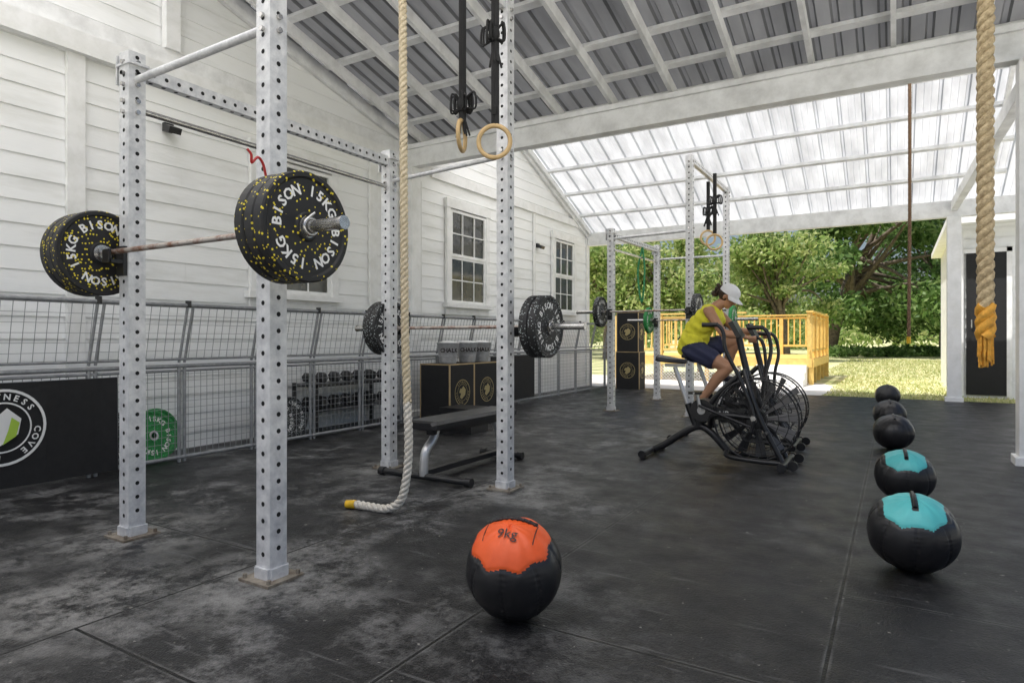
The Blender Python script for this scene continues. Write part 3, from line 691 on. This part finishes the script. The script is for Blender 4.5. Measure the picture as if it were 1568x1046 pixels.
# ---------------------------------------------------------------- plyo boxes, buckets
def plyo(x0,x1,y0,y1,z0,z1,front=True):
    b=MB(); b.b2((x0,y0,z0),(x1,y1,z1),'black')
    e=.014
    for (xa,ya) in ((x0,y0),(x1-e,y0),(x0,y1-e),(x1-e,y1-e)): b.b2((xa-.001,ya-.001,z0),(xa+e+.001,ya+e+.001,z1+.001),'ply')
    b.b2((x1-e,y0+e,z1-e),(x1+.001,y1-e,z1+.001),'ply'); b.b2((x0+e,y0-.001,z1-e),(x1-e,y0+e,z1+.001),'ply')
    R=.17
    def lg(c,ax,rt):
        b.ring(c,ax,R*.94,R,'gold'); b.ring(c,ax,R*.62,R*.65,'gold'); c=Vector(c)+Vector(ax)*.001;up=Vector((0,0,1));rt=Vector(rt)
        b.add([c+rt*(x*R)+up*(y*R) for x,y in HP],[tuple(range(len(HP)))],'gold')
        for i,ch in enumerate(LOGO):
            if ch==' ': continue
            p=2*math.pi*i/24; rad=up*math.cos(p)+rt*math.sin(p); tn=rt*math.cos(p)-up*math.sin(p); b.text(ch,R*.2,c+rad*R*.79,tn,rad,'gold')
    lg((x1+.003,(y0+y1)/2,(z0+z1)/2),(1,0,0),(0,1,0))
    if front: lg(((x0+x1)/2,y0-.003,(z0+z1)/2),(0,-1,0),(1,0,0))
    b.build('plyometric_box')
plyo(-5.33,-4.85,6.55,7.10,.03,.78,False); plyo(-5.33,-4.87,7.13,7.75,.03,.78,False)
plyo(-5.15,-4.62,12.9,13.25,.03,.82);plyo(-5.13,-4.64,12.9,13.25,.82,1.66)
def bucket(x,y,z):
    b=MB(); b.lathe([(0,.0),(0,.105),(.01,.11),(.26,.145),(.265,.152),(.275,.150),(.27,.140),(.02,.10),(.02,0)],(x,y,z),(0,0,1),'zinc',28)
    b.torus((x,y,z+.10),(0,0,1),.123,.003,'zinc',28,6)
    nrm=Vector((.7,-.71,0)); rt=Vector((.71,.7,0))
    for i,ch in enumerate('CHALK'):
        a=(i-2)*.36; n=nrm*math.cos(a)+rt*math.sin(a); t=rt*math.cos(a)-nrm*math.sin(a)
        b.text(ch,.075,Vector((x,y,z+.17))+n*.137,t,(0,0,1),'dtext')
    b.sphere((x,y,z+.25),(.13,.13,.05),'text',14,8); b.build('chalk_bucket')
bucket(-5.02,6.74,.782);bucket(-5.05,7.22,.782);bucket(-5.05,7.56,.782)
b=MB(); b.box((-4.3,6.1,.15),(.42,.35,.24),'rubber'); b.box((-4.3,6.1,.29),(.46,.39,.05),'rubber'); b.box((-4.08,6.1,.2),(.01,.16,.03),'bikeg'); b.build('storage_crate')
# ---------------------------------------------------------------- medicine balls
def medball(x,y,r,k,ang,tilt,txt=None,strip=False,sq=.95,hw=.9,z0=.56):
    b=MB(); n,m=(160,96) if r*1e3/math.hypot(x,y)>35 else (80,44)
    ax=Vector((math.sin(tilt)*math.cos(ang),math.sin(tilt)*math.sin(ang),math.cos(tilt)))
    e1=Vector((0,0,1)).cross(ax).normalized(); e2=ax.cross(e1)
    pv=[];vs=[]
    for i in range(m+1):
        t=math.pi*i/m
        for j in range(n):
            g=2*math.pi*j/n; v=Vector((math.sin(t)*math.cos(g),math.sin(t)*math.sin(g),math.cos(t)))
            g8=((g/(math.pi/4)+.5)%1)-.5
            zc=z0+.08*(math.cos(math.pi*g8))-.04
            seam=0
            dm=abs(g8)*(math.pi/4)*math.sin(t)
            if v.z<zc: seam=max(seam,math.exp(-(dm/.020)**2))
            seam=max(seam,math.exp(-((v.z-zc)/.022)**2)*.9)
            wr=.006*math.exp(-(dm/.10)**2)*math.sin(t*55+3*math.sin(g*5))*math.sin(t)
            rr=r*(1-.026*seam+.010*-math.cos(8*g)*math.sin(t)+.010*math.sin(3*g+2)*math.cos(4*t)+.004*math.sin(14*g+5*t)+(wr if v.z<z0 else 0))
            w=e1*v.x+e2*v.y+ax*v.z; w.z*=sq; vs.append(w*rr); pv.append((v,zc))
    fk={}
    for i in range(m):
        for j in range(n):
            f=(i*n+j,(i+1)*n+j,(i+1)*n+(j+1)%n,i*n+(j+1)%n)
            c=(pv[f[0]][0]+pv[f[2]][0])/2; zc=pv[f[0]][1]
            kk='rubber'
            if k and c.z>zc:
                if abs(c.x)<hw: kk=k
                if strip and abs(c.x)<.07 and c.y>-.45: kk='rubber'
            fk.setdefault(kk,[]).append(f)
    base=Vector((x,y,FZ+r*(sq-.01)))
    b.v=[tuple(v+base) for v in vs]
    for kk,ff in fk.items():
        i=b.mi(kk)
        for f in ff: b.f.append(f);b.m.append(i);b.sm.append(True)
    def on(px,py,rad):
        v=Vector((px,py,math.sqrt(max(0,1-px*px-py*py)))); w=e1*v.x+e2*v.y+ax*v.z; w.z*=sq; return base+w*rad
    pts=[on(-.50+1.0*i/14,.30,r*1.01) for i in range(15)] if not strip else [on(0,-.35+.75*i/14,r*1.012) for i in range(15)]
    b.tube(pts,.009,'rubber',6)
    if not strip:
        for i in range(9):
            px=-.46+.92*i/8; b.tube([on(px-.02,.24,r*1.01),on(px,.30,r*1.035),on(px+.02,.36,r*1.01)],.006,'dtext',5)
        for sx in (-1,1): b.tube([on(sx*.04*i*0+sx*(.52),.28-.05*i,r*1.005) for i in range(12)],.0022,'dtext',4)
    if txt:
        vsx,fx_=textmesh(txt); b.add([on(v[0]*.30,-.22+v[1]*.30,r*1.03) for v in vsx],fx_,'dtext')
    b.build('medicine_ball')
cam_dir=lambda x,y: math.atan2(-y,-x)
bx_,by_,_=P(787,2.50); medball(bx_,by_,.186,'orange',cam_dir(bx_,by_)-.25,.36,'9kg',sq=1.04,z0=.56)
for (u,d,k) in ((1397,3.0,'teal'),(1385,4.28,'teal'),(1368,6.25,None),(1362,7.7,None),(1359,10.2,None)):
    x,y,_=P(u,d); medball(x,y,.19 if d<3.5 else .18,k,cam_dir(x,y)+.1,.30,None,strip=True,hw=.64,z0=.60)
# ---------------------------------------------------------------- air bikes
def airbike(ox,oy,near,far,cth):
    b=MB(); O=Vector((ox,oy,FZ-.01))
    p=lambda x,y,z: O+Vector((x,y,z))
    def T(pts,r,k,n=10,sm=4): b.tube(catmull([p(*q) for q in pts],sm) if sm else [p(*q) for q in pts],r,k,n)
    for x,w in ((-.93,.27),(.24,.29)):
        b.cyl(p(x,-w,.05),p(x,w,.05),.028,'bike',12)
        for s in(-1,1):
            b.cyl(p(x,s*w,.05),p(x,s*(w+.04),.05),.036,'rubber',12)
            b.cyl(p(x,s*(w-.02),.0+.022),p(x,s*(w+.03),.022),.022,'rubber',10)
    for s in(-1,1): b.cyl(p(.31,s*.2-.012,.055),p(.31,s*.2+.012,.055),.04,'rubber',14)
    T([(-.93,0,.05),(-.80,0,.12),(-.66,0,.22),(-.5,0,.30),(-.38,0,.24),(-.25,0,.10)],.033,'bike')
    for s in(-1,1):
        T([(-.26,0,.10),(-.22,s*.10,.07),(0,s*.13,.055),(.24,s*.12,.05)],.022,'bike',10)
        T([(-.40,0,.30),(-.34,s*.11,.42),(-.1,s*.115,.42),(.02,s*.115,.41)],.020,'bike',10)
        T([(.22,s*.12,.06),(.06,s*.12,.38),(-.03,s*.11,.62),(-.10,s*.04,.82)],.022,'bike',10)
    T([(-.08,0,.78),(-.12,0,.95),(-.15,0,1.10)],.028,'bike')
    T([(-.5,0,.30),(-.36,0,.56),(-.12,0,.80)],.024,'bike')
    b.box(p(-.17,0,1.17),(.04,.20,.15),'bike',(0,-.5,0)); b.box(p(-.192,0,1.18),(.006,.14,.09),'bikeg',(0,-.5,0))
    T([(-.52,0,.28),(-.60,0,.50)],.032,'bike'); T([(-.59,0,.46),(-.72,0,.83)],.020,'bikeg',10,0)
    b.box(p(-.72,0,.845),(.18,.04,.03),'bikeg')
    vs=[];rowsN=10
    for i in range(rowsN+1):
        t=i/rowsN; x=-.87+.26*t; w=.125*(1-t**2.0)*1.0+.026
        if i==0: w*=.72
        for j in range(9):
            a=math.pi*j/8; vs.append(p(x,-w*math.cos(a),.862+.055*math.sin(a)**.6*(1-.25*t)+(.025*(1-t)**1.5)))
    fs=[(i*9+j,i*9+j+1,(i+1)*9+j+1,(i+1)*9+j) for i in range(rowsN) for j in range(8)]+[(i*9+8,i*9,(i+1)*9,(i+1)*9+8) for i in range(rowsN)]+[tuple(range(9)),tuple(range(rowsN*9,rowsN*9+9))[::-1]]
    b.add(vs,fs,'rubber',True)
    cc=(-.46,.45)
    b.cyl(p(cc[0],-.075,cc[1]),p(cc[0],.075,cc[1]),.10,'bike',28); b.cyl(p(cc[0],-.085,cc[1]),p(cc[0],.085,cc[1]),.035,'bikeg',16)
    b.box(p(-.28,-.05,.43),(.38,.03,.11),'bike',(0,.04,0))
    b.text('AIR',.07,p(-.27,-.067,.43),(1,0,0),(0,0,1),'text')
    T([(-.46,0,.45),(-.5,0,.3)],.04,'bike',12,0)
    for s,a in ((-1,cth),(1,cth+math.pi)):
        q=(cc[0]+.165*math.cos(a),cc[1]+.165*math.sin(a))
        b.tube([p(cc[0],s*.10,cc[1]),p(q[0],s*.115,q[1])],[.018,.013],'bikeg',8); b.box(p(q[0],s*.17,q[1]),(.10,.09,.022),'bike')
        b.cyl(p(q[0],s*.11,q[1]),p(q[0],s*.22,q[1]),.008,'bikeg',8)
        b.cyl(p(cc[0]+.05*math.cos(a),s*.13,cc[1]+.05*math.sin(a)),p(-.02,s*.16,.34),.012,'bike',8)
    fc=p(0,0,.40); R=.345
    for s in(-1,1):
        yo=Vector((0,s*.085,0))
        b.torus(fc+yo,(0,1,0),R,.008,'bike',56,6)
        for rr,dy in ((.27,.10),(.19,.105),(.10,.11)): b.torus(fc+Vector((0,s*dy,0)),(0,1,0),rr,.0032,'bike',44,5)
        for i in range(36):
            a=2*math.pi*i/36; d=Vector((math.cos(a),0,math.sin(a)))
            b.tube([fc+d*.06+Vector((0,s*.112,0)),fc+d*.2+Vector((0,s*.105,0)),fc+d*R+yo],.0021,'bike',4,caps=False)
        b.cyl(fc+Vector((0,s*.10,0)),fc+Vector((0,s*.125,0)),.06,'bike',20); b.cyl(fc+Vector((0,s*.12,0)),fc+Vector((0,s*.15,0)),.025,'chrome',12)
    for i in range(28):
        a=2*math.pi*i/28; d=Vector((math.cos(a),0,math.sin(a))); b.tube([fc+d*R+Vector((0,-.085,0)),fc+d*(R+.006),fc+d*R+Vector((0,.085,0))],.003,'bike',4)
    for i in range(12):
        a=2*math.pi*i/12+.1; d=Vector((math.cos(a),0,math.sin(a))); n=Vector((-math.sin(a),0,math.cos(a)))
        y1,y2=Vector((0,-.06,0)),Vector((0,.06,0))
        b.add([fc+d*.08+y1*.4-n*.01,fc+d*.32+y1-n*.035,fc+d*.32+y2+n*.035,fc+d*.08+y2*.4+n*.01],[(0,1,2,3)],'blade_g')
    b.cyl(fc-Vector((0,.06,0)),fc+Vector((0,.06,0)),.085,'bike',24)
    for s,(gx,gz) in ((-1,near),(1,far)):
        T([(-.02,s*.165,.30),(0.0,s*.17,.45),(gx*.45+.05,s*.18,.74),(gx+.12,s*.2,gz-.22),(gx+.10,s*.2,gz-.07),(gx+.05,s*.2,gz-.003),(gx-.06,s*.2,gz)],.0165,'bike')
        b.cyl(p(gx-.08,s*.2,gz),p(gx+.055,s*.2,gz),.020,'rubber',12)
        b.cyl(p(0,s*.115,.42),p(0,s*.19,.42),.022,'chrome',12)
        b.cyl(p(.10,s*.12,.30),p(.10,s*.26,.30),.016,'rubber',10)
    b.build('air_bike')
airbike(-1.03,5.84,(-.34,1.21),(-.04,1.19),math.radians(100))
airbike(-1.09,WYC,(-.13,1.10),(-.07,1.14),math.radians(238))
# ---------------------------------------------------------------- deck outside
b=MB(); dx0,dx1,dy0,dy1=-6.6,-1.7,16.6,20.6; dz=.62
for i in range(28):
    ya=dy0+(dy1-dy0)*i/28; b.b2((dx0,ya,dz-.04),(dx1,ya+.135,dz),'deck')
b.b2((dx0,dy0-.04,dz-.2),(dx1,dy0-.002,dz-.01),'deck'); b.b2((dx1+.002,dy0,dz-.2),(dx1+.04,dy1,dz-.01),'deck')
for x in np.arange(dx0,dx1+.01,1.22):
    b.b2((x-.05,dy1-.1,0),(x+.05,dy1,1.72),'deck'); b.b2((x-.05,dy0+.01,0),(x+.05,dy0+.11,dz if x>-3.2 else 1.72),'deck')
for y in np.arange(dy0+.1,dy1,.97): b.b2((dx1-.11,y-.05,0),(dx1-.01,y+.05,1.72),'deck')
b.b2((dx1-.13,dy0,1.72),(dx1+.03,dy1,1.76),'deck'); b.b2((dx0,dy1-.13,1.765),(dx1,dy1+.03,1.80),'deck'); b.b2((dx0,dy0-.01,1.72),(-3.2,dy0+.13,1.76),'deck')
for z in(.78,1.6):
    b.b2((dx1-.08,dy0,z),(dx1-.04,dy1,z+.06),'deck'); b.b2((dx0,dy1-.08,z+.07),(dx1,dy1-.04,z+.13),'deck'); b.b2((dx0,dy0+.04,z),(-3.2,dy0+.08,z+.06),'deck')
for y in np.arange(dy0+.15,dy1,.16): b.b2((dx1-.078,y,.84),(dx1-.042,y+.035,1.6),'deck')
for x in np.arange(dx0,dx1,.16): b.b2((x,dy1-.078,.9),(x+.035,dy1-.042,1.67),'deck')
for x in np.arange(dx0,-3.3,.16): b.b2((x,dy0+.042,.84),(x+.035,dy0+.078,1.6),'deck')
for i in range(60):
    x=dx0+i*.085
    for sg in(-1,1):
        xa,xb=(x,x+.42) if sg>0 else (x+.42,x)
        if max(xa,xb)<dx1: b.beam((xa,dy0-.012+sg*.004,.02),(xb,dy0-.012+sg*.004,.42),.006,.02,'white',(0,1,0))
for i in range(3): b.b2((-2.9,dy0-.3*(3-i),0.0),(-1.8,dy0-.3*(3-i)+.29,.155*(i+1)),'white')
b.build('timber_deck')
# ---------------------------------------------------------------- vegetation
def leaves(cen,size):
    n=len(cen); a=np.random.normal(size=(n,3)); a/=np.linalg.norm(a,axis=1)[:,None]
    t=np.random.normal(size=(n,3)); bb=np.cross(a,t); bb/=np.linalg.norm(bb,axis=1)[:,None]
    sz=size*np.random.uniform(.6,1.3,(n,1))
    return np.stack([cen-a*sz,cen+bb*sz*.45,cen+a*sz,cen-bb*sz*.45],1).reshape(-1,3)
def fastmesh(name,v,per,k,parent=None):
    nv=len(v); nf=nv//per; me=bpy.data.meshes.new(name)
    me.vertices.add(nv); me.vertices.foreach_set('co',np.asarray(v,dtype=np.float32).ravel())
    me.loops.add(nv); me.loops.foreach_set('vertex_index',np.arange(nv,dtype=np.int32))
    me.polygons.add(nf); me.polygons.foreach_set('loop_start',np.arange(nf,dtype=np.int32)*per); me.update(calc_edges=True)
    me.materials.append(M[k]); o=bpy.data.objects.new(name,me); scene.collection.objects.link(o)
    if parent: o.parent=parent
    return o
def tree(u,d,h,R,k,nl=9000,seed=1,trunk=.28,base=.28,lean=0,leaf=.17,name='garden_tree'):
    rng=np.random.RandomState(seed); x,y,_=P(u,d)
    E_=bpy.data.objects.new(name,None); scene.collection.objects.link(E_)
    b=MB(); top=Vector((x+lean,y,h*.62))
    b.tube(catmull([(x,y,-.1),(x+lean*.2,y,h*.18),(x+lean*.6,y+.1,h*.40),top],5),[trunk*(1-.7*i/15) for i in range(16)],'bark',9)
    cl=[]; N=30
    for i in range(N):
        th=rng.uniform(0,2*math.pi); rr=R*math.sqrt(rng.uniform(.05,1))*.85; zz=h*(base+(.9-base)*rng.uniform(0,1))
        zrel=(zz/h-base)/(1-base); rr*=math.sqrt(max(.1,1-(zrel*1.0)**2.2))
        cp=Vector((x+lean+rr*math.cos(th),y+rr*math.sin(th),zz)); cl.append((cp,R*rng.uniform(.17,.36)))
        st=Vector((x+lean*.5,y,h*rng.uniform(.22,.5))); mid=st.lerp(cp,.5)+Vector((rng.uniform(-.3,.3),rng.uniform(-.3,.3),rng.uniform(0,.6)))
        b.tube(catmull([st,mid,cp],4),[trunk*.42*(1-.85*j/8) for j in range(9)],'bark',6)
    per=nl//N; C=[]
    for cp,cr_ in cl:
        q=rng.normal(size=(per,3)); q/=np.linalg.norm(q,axis=1)[:,None]; q*=(rng.uniform(0,1,(per,1))**.45)*cr_*np.array([1.15,1.15,.72])*rng.uniform(.8,1.25,(per,1)); C.append(q+np.array(cp))
    b.build('trunk_and_limbs',E_); fastmesh('crown',leaves(np.concatenate(C),leaf),4,k,E_)
tree(1268,39,12.5,7.0,'leafA',24000,3,.40,.18,2.6,.19)
tree(1205,30,6.8,3.1,'leafB',9000,5,.20,.26,-.4,.14)
tree(1120,44,7.0,4.2,'leafB',9000,6,.25,.2,0,.17)
tree(1445,42,11,5.5,'leafA',17000,8,.30,.14,0,.18)
tree(1010,31,6.4,3.4,'leafB',8000,9,.24,.22,0,.14)
tree(930,34,8.0,4.0,'leafB',9000,11,.26,.2,0,.16)
tree(1540,46,12,6,'leafA',9000,12,.3,.18,0,.22)
tree(1720,44,10,6,'leafA',7000,14,.3,.2,0,.22)
tree(830,42,9,6,'leafB',6000,15,.3,.2,0,.22)
C=[]
for i in range(110):
    u=np.random.uniform(700,2100); d=np.random.uniform(54,68); x,y,_=P(u,d); r=np.random.uniform(1.5,3.0)
    zc=np.random.uniform(.8,3.4); q=np.random.normal(size=(230,3)); q/=np.linalg.norm(q,axis=1)[:,None]; q*=np.random.uniform(.3,1,(230,1))**.5*r; q[:,2]*=.75
    C.append(q+np.array([x,y,zc]))
v=leaves(np.concatenate(C),.30); v[:,2]=np.maximum(v[:,2],0.02); fastmesh('distant_trees',v,4,'leafB')
C=[]
for i in range(34):
    u=np.random.uniform(1275,1500); d=np.random.uniform(36,42); x,y,_=P(u,d); r=np.random.uniform(.4,.9)
    q=np.random.normal(size=(160,3)); q/=np.linalg.norm(q,axis=1)[:,None]; q*=np.random.uniform(.3,1,(160,1))**.5*r; C.append(q*np.array([1,1,.5])+np.array([x,y,.25]))
v=leaves(np.concatenate(C),.15); v[:,2]=np.maximum(v[:,2],0.02); fastmesh('low_shrubs',v,4,'leafA')
N=30000; xs_=np.random.uniform(-2,8,N); ys_=13.45+np.random.uniform(0,1,N)**1.6*24
ok=~((xs_<-1.2)&(ys_<21))&~((xs_>.9)&(ys_>14.5)&(ys_<20.2)); xs_=xs_[ok]; ys_=ys_[ok]; n=len(xs_)
hgt=np.random.uniform(.02,.07,n); a=np.random.uniform(0,6.28,n); w=.008+.0006*ys_; lx=np.random.normal(0,.03,n); ly=np.random.normal(0,.03,n)
v=np.stack([np.stack([xs_-w*np.cos(a),ys_-w*np.sin(a),np.zeros(n)],1),np.stack([xs_+w*np.cos(a),ys_+w*np.sin(a),np.zeros(n)],1),np.stack([xs_+lx,ys_+ly,hgt],1)],1).reshape(-1,3)
fastmesh('grass_tufts',v,3,'blade')
b=MB(); b.tube(catmull([(-3.6,10.2,2.62),(-3.57,10.22,2.2),(-3.62,10.22,1.7),(-3.68,10.2,2.2),(-3.6,10.2,2.62)],6),.018,'green',6); b.build('resistance_band')
# ---------------------------------------------------------------- light
el=math.radians(66); S=Vector((-.62*math.cos(el),-.785*math.cos(el),math.sin(el)))
L=bpy.data.lights.new('sun','SUN'); L.energy=5.0; L.angle=math.radians(.53); L.color=(1,.98,.95)
lo=bpy.data.objects.new('sun',L); scene.collection.objects.link(lo); lo.rotation_euler=S.to_track_quat('Z','Y').to_euler(); lo.location=(0,0,30)
w=bpy.data.worlds.new('World'); scene.world=w; w.use_nodes=True; n,l=w.node_tree.nodes,w.node_tree.links
sk=n.new('ShaderNodeTexSky'); sk.sky_type='NISHITA'; sk.sun_disc=False; sk.sun_elevation=el; sk.sun_rotation=math.atan2(S.x,S.y); sk.air_density=1.0; sk.dust_density=5; sk.ozone_density=1
l.new(sk.outputs[0],n['Background'].inputs['Color']); n['Background'].inputs['Strength'].default_value=.15
scene.view_settings.view_transform='Standard'; scene.view_settings.look='None'; scene.view_settings.exposure=0
# ---------------------------------------------------------------- camera
cd=bpy.data.cameras.new('camera'); cam=bpy.data.objects.new('camera',cd); scene.collection.objects.link(cam)
cd.sensor_width=36; cd.lens=36*F/1568; cd.shift_y=-6/1568; cd.clip_end=1000; cd.clip_start=.05
cam.location=(0,0,H); cam.rotation_euler=(math.pi/2,0,math.atan(588/980)); scene.camera=cam
